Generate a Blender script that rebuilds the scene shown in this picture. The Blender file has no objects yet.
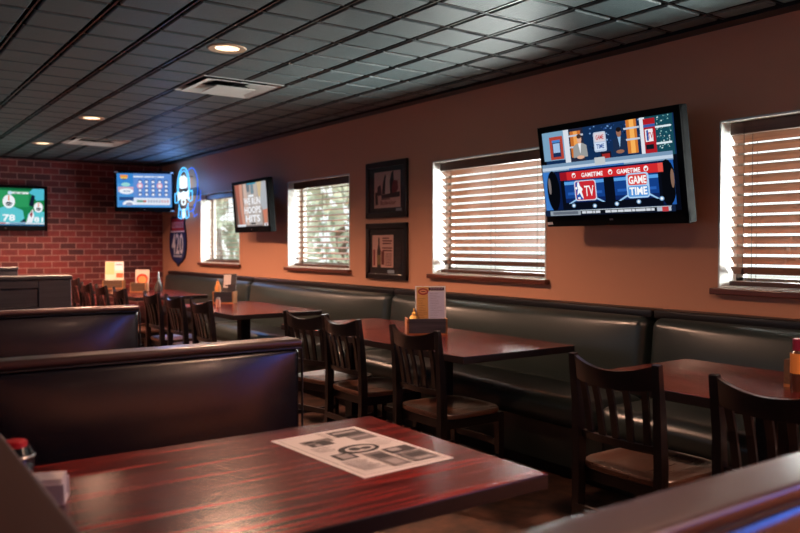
import bpy, bmesh, math, random
from mathutils import Vector, Matrix, Euler
random.seed(7)
R = math.radians
scene = bpy.context.scene
col = scene.collection

# ------------------------------------------------------------------ materials
def lin(c):
    return tuple(((v/255)/12.92 if v/255 <= .04045 else ((v/255+.055)/1.055)**2.4) for v in c)
MATS = {}
def base_mat(name):
    m = bpy.data.materials.new(name); m.use_nodes = True
    n = m.node_tree.nodes; return m, n, m.node_tree.links, n['Principled BSDF']
def mat(name, rgb, rough=.5, metal=0, coat=0, bump=0, bscale=200, vary=0, vscale=8, trans=0, spec=.5):
    if name in MATS: return MATS[name]
    m, n, l, b = base_mat(name)
    c = lin(rgb) + (1,)
    b.inputs['Base Color'].default_value = c
    b.inputs['Roughness'].default_value = rough
    b.inputs['Metallic'].default_value = metal
    b.inputs['Coat Weight'].default_value = coat
    b.inputs['Coat Roughness'].default_value = .12
    b.inputs['Specular IOR Level'].default_value = spec
    if trans: b.inputs['Transmission Weight'].default_value = trans
    if vary or bump:
        tc = n.new('ShaderNodeTexCoord')
    if vary:
        nz = n.new('ShaderNodeTexNoise'); nz.inputs['Scale'].default_value = vscale; nz.inputs['Detail'].default_value = 5
        l.new(tc.outputs['Object'], nz.inputs['Vector'])
        mx = n.new('ShaderNodeMix'); mx.data_type = 'RGBA'
        mx.inputs[6].default_value = tuple(v*(1-vary) for v in c[:3]) + (1,)
        mx.inputs[7].default_value = tuple(min(1, v*(1+vary)) for v in c[:3]) + (1,)
        l.new(nz.outputs['Fac'], mx.inputs[0]); l.new(mx.outputs[2], b.inputs['Base Color'])
    if bump:
        nb = n.new('ShaderNodeTexNoise'); nb.inputs['Scale'].default_value = bscale; nb.inputs['Detail'].default_value = 3
        l.new(tc.outputs['Object'], nb.inputs['Vector'])
        bp = n.new('ShaderNodeBump'); bp.inputs['Strength'].default_value = bump; bp.inputs['Distance'].default_value = .004
        l.new(nb.outputs['Fac'], bp.inputs['Height']); l.new(bp.outputs['Normal'], b.inputs['Normal'])
    MATS[name] = m; return m
def emit(rgb, strength=1.0):
    k = 'glow_%d_%d_%d_%.2f' % (*rgb, strength)
    if k in MATS: return MATS[k]
    m = bpy.data.materials.new(k); m.use_nodes = True
    n = m.node_tree.nodes; n.clear()
    e = n.new('ShaderNodeEmission'); o = n.new('ShaderNodeOutputMaterial')
    e.inputs['Color'].default_value = lin(rgb) + (1,); e.inputs['Strength'].default_value = strength
    m.node_tree.links.new(e.outputs[0], o.inputs[0]); MATS[k] = m; return m
def wood(name, dark, light, rough=.3, axis=0, coat=.3, stretch=14, scale=5, spec=.5, span=(.3, .72)):
    """grain running along the object's axis"""
    if name in MATS: return MATS[name]
    m, n, l, b = base_mat(name)
    tc = n.new('ShaderNodeTexCoord'); mp = n.new('ShaderNodeMapping')
    s = [stretch]*3; s[axis] = .35
    mp.inputs['Scale'].default_value = s
    l.new(tc.outputs['Object'], mp.inputs['Vector'])
    a = n.new('ShaderNodeTexNoise'); a.inputs['Scale'].default_value = scale; a.inputs['Detail'].default_value = 8; a.inputs['Roughness'].default_value = .7
    l.new(mp.outputs[0], a.inputs['Vector'])
    r = n.new('ShaderNodeValToRGB')
    r.color_ramp.elements[0].position = span[0]; r.color_ramp.elements[0].color = lin(dark)+(1,)
    r.color_ramp.elements[1].position = span[1]; r.color_ramp.elements[1].color = lin(light)+(1,)
    l.new(a.outputs['Fac'], r.inputs[0]); l.new(r.outputs[0], b.inputs['Base Color'])
    rr = n.new('ShaderNodeMapRange'); rr.inputs[3].default_value = rough-.05; rr.inputs[4].default_value = rough+.09
    l.new(a.outputs['Fac'], rr.inputs[0]); l.new(rr.outputs[0], b.inputs['Roughness'])
    bp = n.new('ShaderNodeBump'); bp.inputs['Strength'].default_value = .22; bp.inputs['Distance'].default_value = .003
    l.new(a.outputs['Fac'], bp.inputs['Height']); l.new(bp.outputs[0], b.inputs['Normal'])
    b.inputs['Coat Weight'].default_value = coat; b.inputs['Coat Roughness'].default_value = .13
    b.inputs['Specular IOR Level'].default_value = spec
    MATS[name] = m; return m

M_table = wood('mahogany_top', (28,8,9), (136,38,33), .2, 0, .05, 7, 4, .3, (.38, .62))
M_tabley = wood('mahogany_top_long', (30,9,9), (112,38,33), .22, 1, .15, 7, 4, .4, (.38, .62))
M_edge = mat('table_edge', (24,16,18), .35)
M_iron = mat('black_iron', (14,14,15), .5, .3)
M_chair = wood('dark_chair_wood', (9,6,6), (22,13,12), .28, 2, .35)
M_seat = wood('chair_seat_wood', (50,30,22), (74,46,34), .27, 0, .4)
M_bench = mat('green_black_leather', (40,48,46), .33, 0, .1, .10, 260, .12, 5)
M_booth = mat('brown_black_leather', (24,20,27), .22, 0, .12, .10, 260, .12, 5)
M_cap = mat('booth_cap_vinyl', (62,38,36), .36, 0, .1, .06, 240)
M_piping = mat('piping_black', (14,14,16), .4)
M_panelw = wood('dark_stained_oak', (20,20,26), (44,42,50), .45, 0, .1, 10, 6)
M_ledge = wood('brown_ledge_wood', (48,28,22), (66,40,32), .5, 1, 0, spec=.2)
M_plast = mat('tv_black_plastic', (6,7,9), .6, 0, 0, spec=.1)
M_dark = mat('matt_black', (10,10,12), .6)
M_white = mat('white_paint', (226,226,222), .55)
M_vent = mat('white_vent_metal', (205,205,200), .5)
M_sill = wood('sill_wood', (78,38,26), (122,62,42), .35, 1, .2)
M_slat = wood('blind_slat_wood', (100,58,36), (142,90,58), .42, 1, .1, 20, 4)
M_blindd = wood('blind_rail_wood', (74,44,32), (98,60,42), .4, 1, .1)
M_cord = mat('blind_cord', (60,40,32), .8)
M_paper = mat('white_paper', (232,226,224), .7)
M_frame = mat('black_frame_wood', (20,14,14), .35, 0, .2)
M_caddy = wood('caddy_oak', (120,76,40), (178,116,66), .5, 0, 0, 10, 6)
M_caddyd = wood('caddy_grey_wood', (44,46,54), (84,86,94), .55, 0, 0, 10, 6)
M_walnut = wood('caddy_walnut', (66,44,30), (104,74,50), .5, 0, 0, 10, 6)
M_steel = mat('brushed_steel', (190,190,190), .28, 1)

# ------------------------------------------------------------------ mesh helpers
def box(bm, lo, hi, bev=0, seg=2, mi=0, M=None):
    r = bmesh.ops.create_cube(bm, size=1)
    vs = r['verts']
    for v in vs:
        v.co = Vector([lo[i] + (v.co[i]+.5)*(hi[i]-lo[i]) for i in range(3)])
    fs = list({f for v in vs for f in v.link_faces})
    if bev:
        es = list({e for v in vs for e in v.link_edges})
        rb = bmesh.ops.bevel(bm, geom=es, offset=bev, segments=seg, affect='EDGES', profile=.5)
        fs = rb['faces'] + [f for f in fs if f.is_valid]
        vs = list({v for f in fs for v in f.verts})
    for f in fs: f.material_index = mi
    if M is not None:
        for v in vs: v.co = M @ v.co
    return vs
def puffbox(bm, lo, hi, r, puff=None, seg=4, inner=10, mi=0):
    """rounded box with grid faces; puff = {'-y': .02} bulges a face outward"""
    lo, hi = Vector(lo), Vector(hi); c = (lo+hi)/2; h = (hi-lo)/2
    ax = []
    for i in range(3):
        ri = min(r, h[i]*.98); a = []
        for k in range(seg+1): a.append(-h[i] + ri*k/seg)
        for k in range(1, inner): a.append(-h[i]+ri + (2*h[i]-2*ri)*k/inner)
        for k in range(seg+1): a.append(h[i]-ri + ri*k/seg)
        ax.append(a)
    cache = {}
    def vert(p):
        key = tuple(round(x, 6) for x in p)
        if key in cache: return cache[key]
        P = Vector(p)
        q = Vector([max(-(h[i]-min(r, h[i]*.98)), min(h[i]-min(r, h[i]*.98), P[i])) for i in range(3)])
        d = P-q
        if d.length > 1e-9:
            # project the cube corner zone to a sphere
            m = max(abs(d[i]) for i in range(3))
            P = q + d.normalized()*m
        for k, amt in (puff or {}).items():
            i = 'xyz'.index(k[1]); s = 1 if k[0] == '+' else -1
            j, l_ = [t for t in range(3) if t != i]
            t = max(0, s*P[i]/h[i])
            f = (1-(P[j]/h[j])**4)*(1-(P[l_]/h[l_])**2)
            P[i] += s*amt*max(0, f)*t
        v = bm.verts.new(P+c); cache[key] = v; return v
    for i in range(3):
        j, k = [t for t in range(3) if t != i]
        for s in (-1, 1):
            for a in range(len(ax[j])-1):
                for b in range(len(ax[k])-1):
                    pts = []
                    for (da, db) in ((0,0),(1,0),(1,1),(0,1)):
                        p = [0,0,0]; p[i] = s*h[i]; p[j] = ax[j][a+da]; p[k] = ax[k][b+db]; pts.append(vert(p))
                    if len(set(pts)) < 4: continue
                    try:
                        f = bm.faces.new(pts); f.material_index = mi
                    except ValueError: pass
    return list(cache.values())
def prism(bm, pts, z0, z1, mi=0, M=None):
    b = [bm.verts.new((p[0], p[1], z0)) for p in pts]; t = [bm.verts.new((p[0], p[1], z1)) for p in pts]
    n = len(pts); fs = [bm.faces.new(b[::-1]), bm.faces.new(t)]
    for i in range(n): fs.append(bm.faces.new((b[i], b[(i+1)%n], t[(i+1)%n], t[i])))
    for f in fs: f.material_index = mi
    if M is not None:
        for v in b+t: v.co = M @ v.co
def lathe(bm, prof, seg=24, mi=0, at=(0,0,0)):
    rings = []
    for (r, z) in prof:
        if r < 1e-5: rings.append([bm.verts.new((at[0], at[1], at[2]+z))])
        else: rings.append([bm.verts.new((at[0]+r*math.cos(2*math.pi*k/seg), at[1]+r*math.sin(2*math.pi*k/seg), at[2]+z)) for k in range(seg)])
    for a, b in zip(rings, rings[1:]):
        for k in range(seg):
            k2 = (k+1) % seg
            if len(a) == 1 and len(b) == 1: continue
            if len(a) == 1: f = bm.faces.new((a[0], b[k2], b[k]))
            elif len(b) == 1: f = bm.faces.new((a[k], a[k2], b[0]))
            else: f = bm.faces.new((a[k], a[k2], b[k2], b[k]))
            f.material_index = mi
def tube(bm, pts, rad, seg=8, mi=0, closed=False):
    pts = [Vector(p) for p in pts]; rings = []; n = len(pts)
    up = Vector((0.3, 1, 0.2)).normalized()
    for i, p in enumerate(pts):
        if closed: t = pts[(i+1) % n]-pts[i-1]
        else: t = pts[min(i+1, n-1)]-pts[max(i-1, 0)]
        t.normalize(); a = t.cross(up)
        if a.length < 1e-3: a = t.cross(Vector((1,0,0)))
        a.normalize(); b = t.cross(a)
        rings.append([bm.verts.new(p+rad*(math.cos(2*math.pi*k/seg)*a+math.sin(2*math.pi*k/seg)*b)) for k in range(seg)])
    rg = range(n) if closed else range(n-1)
    for i in rg:
        a, b = rings[i], rings[(i+1) % n]
        for k in range(seg):
            f = bm.faces.new((a[k], a[(k+1)%seg], b[(k+1)%seg], b[k])); f.material_index = mi
    if not closed:
        for rr in (rings[0][::-1], rings[-1]): f = bm.faces.new(rr); f.material_index = mi
def sweep(bm, path, sizes, mi=0):
    """rectangular bar along path in local coordinates; sizes=(a,b): a along binormal Y-ish, b along thickness"""
    pts = [Vector(p) for p in path]; rings = []; n = len(pts)
    for i, p in enumerate(pts):
        t = (pts[min(i+1, n-1)]-pts[max(i-1, 0)]).normalized()
        s = sizes[i] if isinstance(sizes, list) else sizes
        yv = Vector((0,1,0)) if abs(t.y) < .8 else Vector((0,0,1))
        nv = t.cross(yv).normalized(); yv = nv.cross(t).normalized()
        rings.append([bm.verts.new(p+yv*s[0]/2*a+nv*s[1]/2*b) for a, b in ((-1,-1),(1,-1),(1,1),(-1,1))])
    for a, b in zip(rings, rings[1:]):
        for k in range(4):
            f = bm.faces.new((a[k], a[(k+1)%4], b[(k+1)%4], b[k])); f.material_index = mi
    for rr in (rings[0][::-1], rings[-1]): f = bm.faces.new(rr); f.material_index = mi
def obj(name, bm, mats, parent=None, smooth=True, ang=20):
    bmesh.ops.recalc_face_normals(bm, faces=bm.faces)
    me = bpy.data.meshes.new(name); bm.to_mesh(me); bm.free()
    for m in (mats if isinstance(mats, (list, tuple)) else [mats]): me.materials.append(m)
    if smooth:
        for p in me.polygons: p.use_smooth = True
        me.set_sharp_from_angle(angle=R(ang))
    o = bpy.data.objects.new(name, me); col.objects.link(o)
    if parent: o.parent = parent
    return o
def B(): return bmesh.new()
def tag(o, label, cat, group=None):
    o['label'] = label; o['category'] = cat
    if group: o['group'] = group
    return o
def thing(name, label, cat, loc=(0,0,0), rz=0, rx=0, group=None):
    o = bpy.data.objects.new(name, None); col.objects.link(o)
    o.empty_display_size = .1
    o.location = loc; o.rotation_euler = (rx, 0, rz); return tag(o, label, cat, group)
def struct(name, bm, mats, parent=None, smooth=False):
    o = obj(name, bm, mats, parent, smooth)
    if not parent: o['kind'] = 'structure'
    return o
def dup(root, label, loc, rz=0):
    r = root.copy(); col.objects.link(r); r.location = loc; r.rotation_euler = (0, 0, rz); r['label'] = label
    for ch in list(root.children):
        c = ch.copy(); col.objects.link(c); c.parent = r
        for g in list(ch.children):
            d = g.copy(); col.objects.link(d); d.parent = c
    return r

# flat pictures (screens, prints, signs): x right, z up, -y towards the viewer
class Pic:
    def __init__(s, glow=None, rough=.6, step=.0003):
        s.bm = B(); s.mats = []; s.ix = {}; s.glow = glow; s.rough = rough; s.k = 0; s.step = step; s.clip = None
    def m(s, c):
        if c not in s.ix:
            s.ix[c] = len(s.mats)
            s.mats.append(emit(c, s.glow) if s.glow else mat('ink_%d_%d_%d_%.2f' % (*c, s.rough), c, s.rough))
        return s.ix[c]
    def poly(s, pts, c):
        if s.clip:
            for ax, lim, sg in ((0, s.clip[0], 1), (0, s.clip[2], -1), (1, s.clip[1], 1), (1, s.clip[3], -1)):
                out = []
                for i, q in enumerate(pts):
                    pq = pts[i-1]; a, b = sg*(pq[ax]-lim), sg*(q[ax]-lim)
                    if (a < 0) != (b < 0):
                        f = a/(a-b); out.append((pq[0]+(q[0]-pq[0])*f, pq[1]+(q[1]-pq[1])*f))
                    if b >= 0: out.append(q)
                pts = out
                if len(pts) < 3: return
        y = -s.k*s.step
        f = s.bm.faces.new([s.bm.verts.new((p[0], y, p[1])) for p in pts]); f.material_index = s.m(c); s.k += 1
    def rect(s, x0, z0, x1, z1, c): s.poly([(x0,z0),(x1,z0),(x1,z1),(x0,z1)], c)
    def ell(s, cx, cz, rx, rz, c, n=20, a0=0, a1=360):
        s.poly([(cx+rx*math.cos(R(a0+(a1-a0)*i/n)), cz+rz*math.sin(R(a0+(a1-a0)*i/n))) for i in range(n if a1-a0 == 360 else n+1)], c)
    def rrect(s, x0, z0, x1, z1, r, c):
        pts = []
        for (cx, cz, a) in ((x1-r,z0+r,-90),(x1-r,z1-r,0),(x0+r,z1-r,90),(x0+r,z0+r,180)):
            for i in range(5): pts.append((cx+r*math.cos(R(a+22.5*i)), cz+r*math.sin(R(a+22.5*i))))
        s.poly(pts, c)
    def text(s, t, cx, cz, w, h, c, bold=0, shear=0):
        cu = bpy.data.curves.new('t', 'FONT'); cu.body = t; cu.resolution_u = 2; cu.offset = bold; cu.shear = shear
        o = bpy.data.objects.new('t', cu); col.objects.link(o)
        me = bpy.data.meshes.new_from_object(o.evaluated_get(bpy.context.evaluated_depsgraph_get()))
        col.objects.unlink(o); bpy.data.objects.remove(o)
        xs = [v.co.x for v in me.vertices]; ys = [v.co.y for v in me.vertices]
        x0, x1, y0, y1 = min(xs), max(xs), min(ys), max(ys)
        y = -s.k*s.step
        vs = [s.bm.verts.new((cx+((v.co.x-x0)/(x1-x0)-.5)*w, y, cz+((v.co.y-y0)/(y1-y0)-.5)*h)) for v in me.vertices]
        mi = s.m(c)
        for p in me.polygons:
            try: f = s.bm.faces.new([vs[i] for i in p.vertices]); f.material_index = mi
            except ValueError: pass
        bpy.data.meshes.remove(me); bpy.data.curves.remove(cu); s.k += 1
    def build(s, name, parent, loc=(0,0,0)):
        me = bpy.data.meshes.new(name); s.bm.to_mesh(me); s.bm.free()
        for m in s.mats: me.materials.append(m)
        o = bpy.data.objects.new(name, me); col.objects.link(o); o.parent = parent; o.location = loc
        return o

# ------------------------------------------------------------------ room
W, CZ, YB = 3.75, 2.44, 11.25      # window wall, ceiling height, brick wall
XL, YF = -3.2, -2.6
# wall paint: warm brown
def wall_mat():
    m, n, l, b = base_mat('brown_wall_paint')
    tc = n.new('ShaderNodeTexCoord')
    nz = n.new('ShaderNodeTexNoise'); nz.inputs['Scale'].default_value = 60; nz.inputs['Detail'].default_value = 4
    l.new(tc.outputs['Object'], nz.inputs['Vector'])
    bp = n.new('ShaderNodeBump'); bp.inputs['Strength'].default_value = .15; bp.inputs['Distance'].default_value = .003
    l.new(nz.outputs['Fac'], bp.inputs['Height']); l.new(bp.outputs[0], b.inputs['Normal'])
    b.inputs['Base Color'].default_value = lin((206,146,114))+(1,)
    b.inputs['Roughness'].default_value = .55
    return m
M_wall = wall_mat()
def brick_mat():
    m, n, l, b = base_mat('red_brick')
    tc = n.new('ShaderNodeTexCoord'); mp = n.new('ShaderNodeMapping')
    mp.inputs['Rotation'].default_value = (R(90), 0, 0)   # wall plane x,z -> texture x,y
    l.new(tc.outputs['Object'], mp.inputs['Vector'])
    br = n.new('ShaderNodeTexBrick')
    br.inputs['Scale'].default_value = 1; br.inputs['Brick Width'].default_value = .205; br.inputs['Row Height'].default_value = .083
    br.inputs['Mortar Size'].default_value = .007; br.inputs['Mortar Smooth'].default_value = .15; br.inputs['Bias'].default_value = -.25
    br.inputs['Color1'].default_value = lin((146,56,50))+(1,); br.inputs['Color2'].default_value = lin((50,34,38))+(1,)
    br.inputs['Mortar'].default_value = lin((176,122,112))+(1,)
    l.new(mp.outputs[0], br.inputs['Vector'])
    nz = n.new('ShaderNodeTexNoise'); nz.inputs['Scale'].default_value = 18; nz.inputs['Detail'].default_value = 6
    l.new(tc.outputs['Object'], nz.inputs['Vector'])
    mx = n.new('ShaderNodeMix'); mx.data_type = 'RGBA'; mx.blend_type = 'MULTIPLY'; mx.inputs[0].default_value = .5
    l.new(br.outputs['Color'], mx.inputs[6]); l.new(nz.outputs['Fac'], mx.inputs[7])
    l.new(mx.outputs[2], b.inputs['Base Color'])
    bp = n.new('ShaderNodeBump'); bp.inputs['Strength'].default_value = .6; bp.inputs['Distance'].default_value = .008; bp.invert = True
    l.new(br.outputs['Fac'], bp.inputs['Height']); l.new(bp.outputs[0], b.inputs['Normal'])
    b.inputs['Roughness'].default_value = .75
    return m
def floor_mat():
    m, n, l, b = base_mat('dark_carpet')
    tc = n.new('ShaderNodeTexCoord')
    nz = n.new('ShaderNodeTexNoise'); nz.inputs['Scale'].default_value = 9; nz.inputs['Detail'].default_value = 8
    l.new(tc.outputs['Object'], nz.inputs['Vector'])
    r = n.new('ShaderNodeValToRGB')
    r.color_ramp.elements[0].position = .35; r.color_ramp.elements[0].color = lin((50,32,24))+(1,)
    r.color_ramp.elements[1].position = .7; r.color_ramp.elements[1].color = lin((92,58,40))+(1,)
    l.new(nz.outputs['Fac'], r.inputs[0]); l.new(r.outputs[0], b.inputs['Base Color'])
    b.inputs['Roughness'].default_value = .8
    return m
bm = B(); box(bm, (XL-.1, YF-.1, -.1), (W+.2, YB+.2, 0)); struct('floor', bm, floor_mat())
bm = B(); box(bm, (XL-.1, YB, 0), (W+.2, YB+.2, CZ)); struct('wall_back', bm, brick_mat())
bm = B(); box(bm, (XL-.2, YF-.1, 0), (XL, YB, CZ)); struct('wall_left', bm, M_wall)
bm = B(); box(bm, (XL, YF-.2, 0), (W+.2, YF, CZ)); struct('wall_front', bm, M_wall)
# window wall with four openings
WZ0, WZ1 = 1.075, 1.945
WINS = [(8.54, 9.75), (6.10, 7.31), (3.65, 4.86), (1.19, 2.40)]
bm = B()
box(bm, (W, YF, 0), (W+.2, YB, WZ0)); box(bm, (W, YF, WZ1), (W+.2, YB, CZ))
ys = [YF] + [v for a, b in sorted(WINS) for v in (a, b)] + [YB]
for a, b in zip(ys[::2], ys[1::2]): box(bm, (W, a, WZ0), (W+.2, b, WZ1))
struct('wall_right', bm, M_wall)

# ceiling: pressed square tiles hung in a dark grid
CELL = .305; GX0, GY0 = 1.974, 3.85
bm = B(); bmg = B()
box(bmg, (XL-.1, YF-.1, CZ+.03), (W+.2, YB+.2, CZ+.12))
vents = [(GX0, GY0+4*CELL), (GX0, GY0+16*CELL)]
cans = [(GX0-CELL/2, GY0+1.5*CELL), (GX0-CELL/2, GY0+11.5*CELL), (GX0-CELL/2, GY0+18.5*CELL)]
gx = [GX0+CELL*i for i in range(-18, 6)]; gy = [GY0+CELL*j for j in range(-22, 25)]
for x in gx:
    if XL < x < W-.1:
        box(bmg, (x-.005, YF, CZ-.002), (x+.005, YB, CZ+.03))
for y in gy:
    if YF < y < YB: box(bmg, (XL, y-.004, CZ), (W, y+.004, CZ+.03))
# wall angle along the room's edges
box(bmg, (W-.10, YF, CZ-.015), (W, YB, CZ+.03)); box(bmg, (XL, YB-.05, CZ-.015), (W, YB, CZ+.03))
for x in gx:
    for y in gy:
        x1, y1 = min(x+CELL, W-.1), min(y+CELL, YB-.04)
        if x1-x < .06 or y1-y < .06 or x < XL or y < YF: continue
        if any(vx-.01 < x < vx+.6 and vy-.01 < y < vy+.6 for vx, vy in vents): continue
        cx = (x+x1)/2; cy = (y+y1)/2
        box(bm, (x+.021, y+.017, CZ-.004), (x1-.021, y1-.017, CZ+.028), .006, 1)
M_tile = mat('ceiling_tile', (74,88,90), .5, 0, 0, .8, 120, .15, 30, spec=.5)
M_grid = mat('ceiling_grid_dark', (12,13,14), .35, .2)
ceil = struct('ceiling', bm, M_tile)
grid = struct('trim_1', bmg, M_grid)

# ceiling vents
def vent(loc, label):
    t = thing('ceiling_vent', label, 'vent', (loc[0]+CELL, loc[1]+CELL, CZ), group='ceiling air diffusers')
    s = .30
    bm = B()
    for k, (a, z, w_) in enumerate(((s, -.002, .045), (.262, -.012, .135))):
        b = a-w_
        # sloped square ring
        o_ = [bm.verts.new((sx*a, sy*a, z)) for sx, sy in ((-1,-1),(1,-1),(1,1),(-1,1))]
        i_ = [bm.verts.new((sx*b, sy*b, z+.034)) for sx, sy in ((-1,-1),(1,-1),(1,1),(-1,1))]
        l_ = [bm.verts.new((sx*(a-.004), sy*(a-.004), z-.004)) for sx, sy in ((-1,-1),(1,-1),(1,1),(-1,1))]
        for q in range(4):
            bm.faces.new((l_[q], l_[(q+1)%4], i_[(q+1)%4], i_[q]))
            bm.faces.new((o_[q], o_[(q+1)%4], l_[(q+1)%4], l_[q]))
    obj('louvre_ring', bm, M_vent, t, smooth=False)
    bm = B(); box(bm, (-.145, -.145, -.03), (.145, .145, -.022), .003); obj('centre_plate', bm, M_vent, t)
    bm = B(); box(bm, (-.295, -.295, .030), (.295, .295, .034)); obj('duct_back', bm, mat('duct_grey', (70,66,64), .6), t)
    return t
vent(vents[0], 'white square ceiling air vent nearer the camera, beyond the nearest downlight')
vent(vents[1], 'white square ceiling air vent farther away near the brick wall')
# downlights
def can(loc, label):
    t = thing('recessed_downlight', label, 'ceiling light', (loc[0], loc[1], CZ), group='recessed ceiling downlights')
    bm = B(); lathe(bm, [(.070, -.006), (.105, -.010), (.112, -.005), (.112, .0)], 32)
    obj('trim_ring', bm, mat('downlight_trim', (196,160,130), .4), t)
    bm = B(); lathe(bm, [(0, -.004), (.072, -.004), (.072, .0)], 32)
    obj('lamp_lens', bm, emit((255,214,170), 6), t)
    return t
can(cans[0], 'warm recessed downlight nearest the camera, above the big ceiling vent')
can(cans[1], 'warm recessed downlight second from the camera, left of the far ceiling vent')
can(cans[2], 'warm recessed downlight farthest away, above the football television')
# sprinkler
t = thing('fire_sprinkler', 'tiny white fire sprinkler head on the dark ceiling at upper left', 'sprinkler', (.84, 3.40, CZ))
bm = B(); lathe(bm, [(0, -.03), (.012, -.03), (.014, -.026), (.006, -.022), (.006, -.008), (.018, -.006), (.02, 0)], 16)
obj('sprinkler_body', bm, M_white, t)

# ------------------------------------------------------------------ windows
tilts = [-4, -17, 38, 46]
win_labels = ['wooden slat blind hanging nearly open in the farthest window, left of the wall television',
              'wooden slat blind half open in the window between the wall television and the picture frames',
              'wooden slat blind tilted shut in the window left of the big television',
              'wooden slat blind tilted shut in the window at the right edge']
M_glass = None
def glass_mat():
    m, n, l, b = base_mat('window_glass')
    n.remove(b)
    tr = n.new('ShaderNodeBsdfTransparent'); gl = n.new('ShaderNodeBsdfGlossy'); gl.inputs['Roughness'].default_value = .03
    mx = n.new('ShaderNodeMixShader'); lw = n.new('ShaderNodeLayerWeight'); pw = n.new('ShaderNodeMath'); pw.operation = 'POWER'; pw.inputs[1].default_value = 4
    fr = n.new('ShaderNodeMath'); fr.operation = 'MULTIPLY_ADD'; fr.inputs[1].default_value = .6; fr.inputs[2].default_value = .04
    l.new(lw.outputs['Facing'], pw.inputs[0]); l.new(pw.outputs[0], fr.inputs[0])
    tr.inputs[0].default_value = (.96, .98, .97, 1)
    l.new(fr.outputs[0], mx.inputs[0]); l.new(tr.outputs[0], mx.inputs[1]); l.new(gl.outputs[0], mx.inputs[2])
    l.new(mx.outputs[0], n['Material Output'].inputs[0]); return m
M_glass = glass_mat()
for i, (a, b) in enumerate(WINS):
    bm = B()       # white reveal lining
    box(bm, (W-.004, a-.004, WZ0), (W+.15, a+.006, WZ1)); box(bm, (W-.004, b-.006, WZ0), (W+.15, b+.004, WZ1))
    box(bm, (W-.004, a, WZ1-.006), (W+.15, b, WZ1+.004)); box(bm, (W, a, WZ0-.002), (W+.15, b, WZ0+.006))
    wn = struct('window_%d' % (i+1), bm, M_white)
    bm = B()
    for y0, y1, z0, z1 in ((a, a+.045, WZ0, WZ1), (b-.045, b, WZ0, WZ1), (a, b, WZ0, WZ0+.05), (a, b, WZ1-.045, WZ1)):
        box(bm, (W+.15, y0, z0), (W+.19, y1, z1))
    struct('window_frame', bm, mat('window_frame_grey', (120,114,106), .5), wn)
    bm = B(); box(bm, (W+.168, a+.04, WZ0+.04), (W+.172, b-.04, WZ1-.04)); struct('window_pane', bm, M_glass, wn)
    bm = B(); box(bm, (W-.045, a-.035, WZ0-.034), (W+.15, b+.03, WZ0), .006, 2)
    s_ = obj('sill_%d' % (i+1), bm, M_sill); s_.name = 'window_sill'; s_.parent = wn
    # blind
    t = thing('window_blind', win_labels[i], 'blind', (W+.085, (a+b)/2, WZ1-.006), group='wooden window blinds')
    hw = (b-a)/2-.022; n = 14
    bm = B(); box(bm, (-.034, -hw, -.065), (.03, hw, 0), .004); obj('head_rail', bm, M_blindd, t)
    bm = B(); th = R(tilts[i]); pitch = (WZ1-WZ0-.13)/n
    for k in range(n):
        z = -.085-pitch*k
        M = Matrix.Translation((0, 0, z)) @ Matrix.Rotation(th, 4, 'Y')
        box(bm, (-.026, -hw, -.0015), (.026, hw, .0015), 0, 1, 0, M)
    obj('slats', bm, M_slat, t, smooth=False)
    bm = B(); box(bm, (-.027, -hw, -(WZ1-WZ0)+.018), (.027, hw, -(WZ1-WZ0)+.042), .003); obj('bottom_rail', bm, M_blindd, t)
    for yy in (-hw+.12, 0, hw-.12):
        bm = B()
        for dx in (-.022, .022):
            tube(bm, [(dx, yy, -.06), (dx, yy, -(WZ1-WZ0)+.03)], .0014, 6)
        obj('ladder_cord', bm, M_cord, t)
    bm = B(); tube(bm, [(-.036, hw-.08, -.04), (-.038, hw-.085, -.45), (-.036, hw-.08, -.76)], .0016, 6); lathe(bm, [(0, .03), (.006, .025), (.009, 0), (0, -.004)], 10, 0, (-.036, hw-.08, -.79))
    obj('pull_cord', bm, M_cord, t)

# outside: ground and trees seen through the far windows
bm = B(); box(bm, (W+.25, -14, -.35), (40, 60, -.30)); struct('ground', bm, mat('outside_ground', (170,168,160), .9))
def tree(loc, s, label, seed):
    rnd = random.Random(seed)
    t = thing('tree', label, 'tree', loc, group='trees outside the windows')
    bm = B()
    for k in range(420):
        a = rnd.random()*6.283; u = rnd.uniform(-1, 1); rr = s*(.55+.45*rnd.random())*math.sqrt(1-u*u)
        c = Vector((rr*math.cos(a), rr*math.sin(a), 1.9+s*1.15*u))
        e = Euler((rnd.random()*6, rnd.random()*6, rnd.random()*6)).to_matrix()
        q = .16+.12*rnd.random()
        f = bm.faces.new([bm.verts.new(c+e@Vector(p)*q) for p in ((-1,0,0),(0,-.5,.1),(1,0,0),(0,.5,.1))])
    obj('foliage', bm, mat('leaf_green', (176,188,168), .7, vary=.4, vscale=1.5), t, smooth=False)
    bm = B(); tube(bm, [(0,0,0),(.05,0,1),(0,.05,2.0)], .12, 10); obj('trunk', bm, mat('bark', (90,74,60), .9), t)
tree((7.4, 18.2, -.30), 1.5, 'leafy green tree outside, seen through the farthest window', 3)
tree((10.5, 23.5, -.30), 1.9, 'pale tree standing behind the leafy one outside the farthest window', 5)

tree((9.0, 15.0, -.30), 1.7, 'broad pale green tree outside the window between television and picture frames', 8)
tree((11.7, 19.6, -.30), 1.7, 'pale tree outside, rear one of the two beyond the window beside the picture frames', 9)
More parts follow.
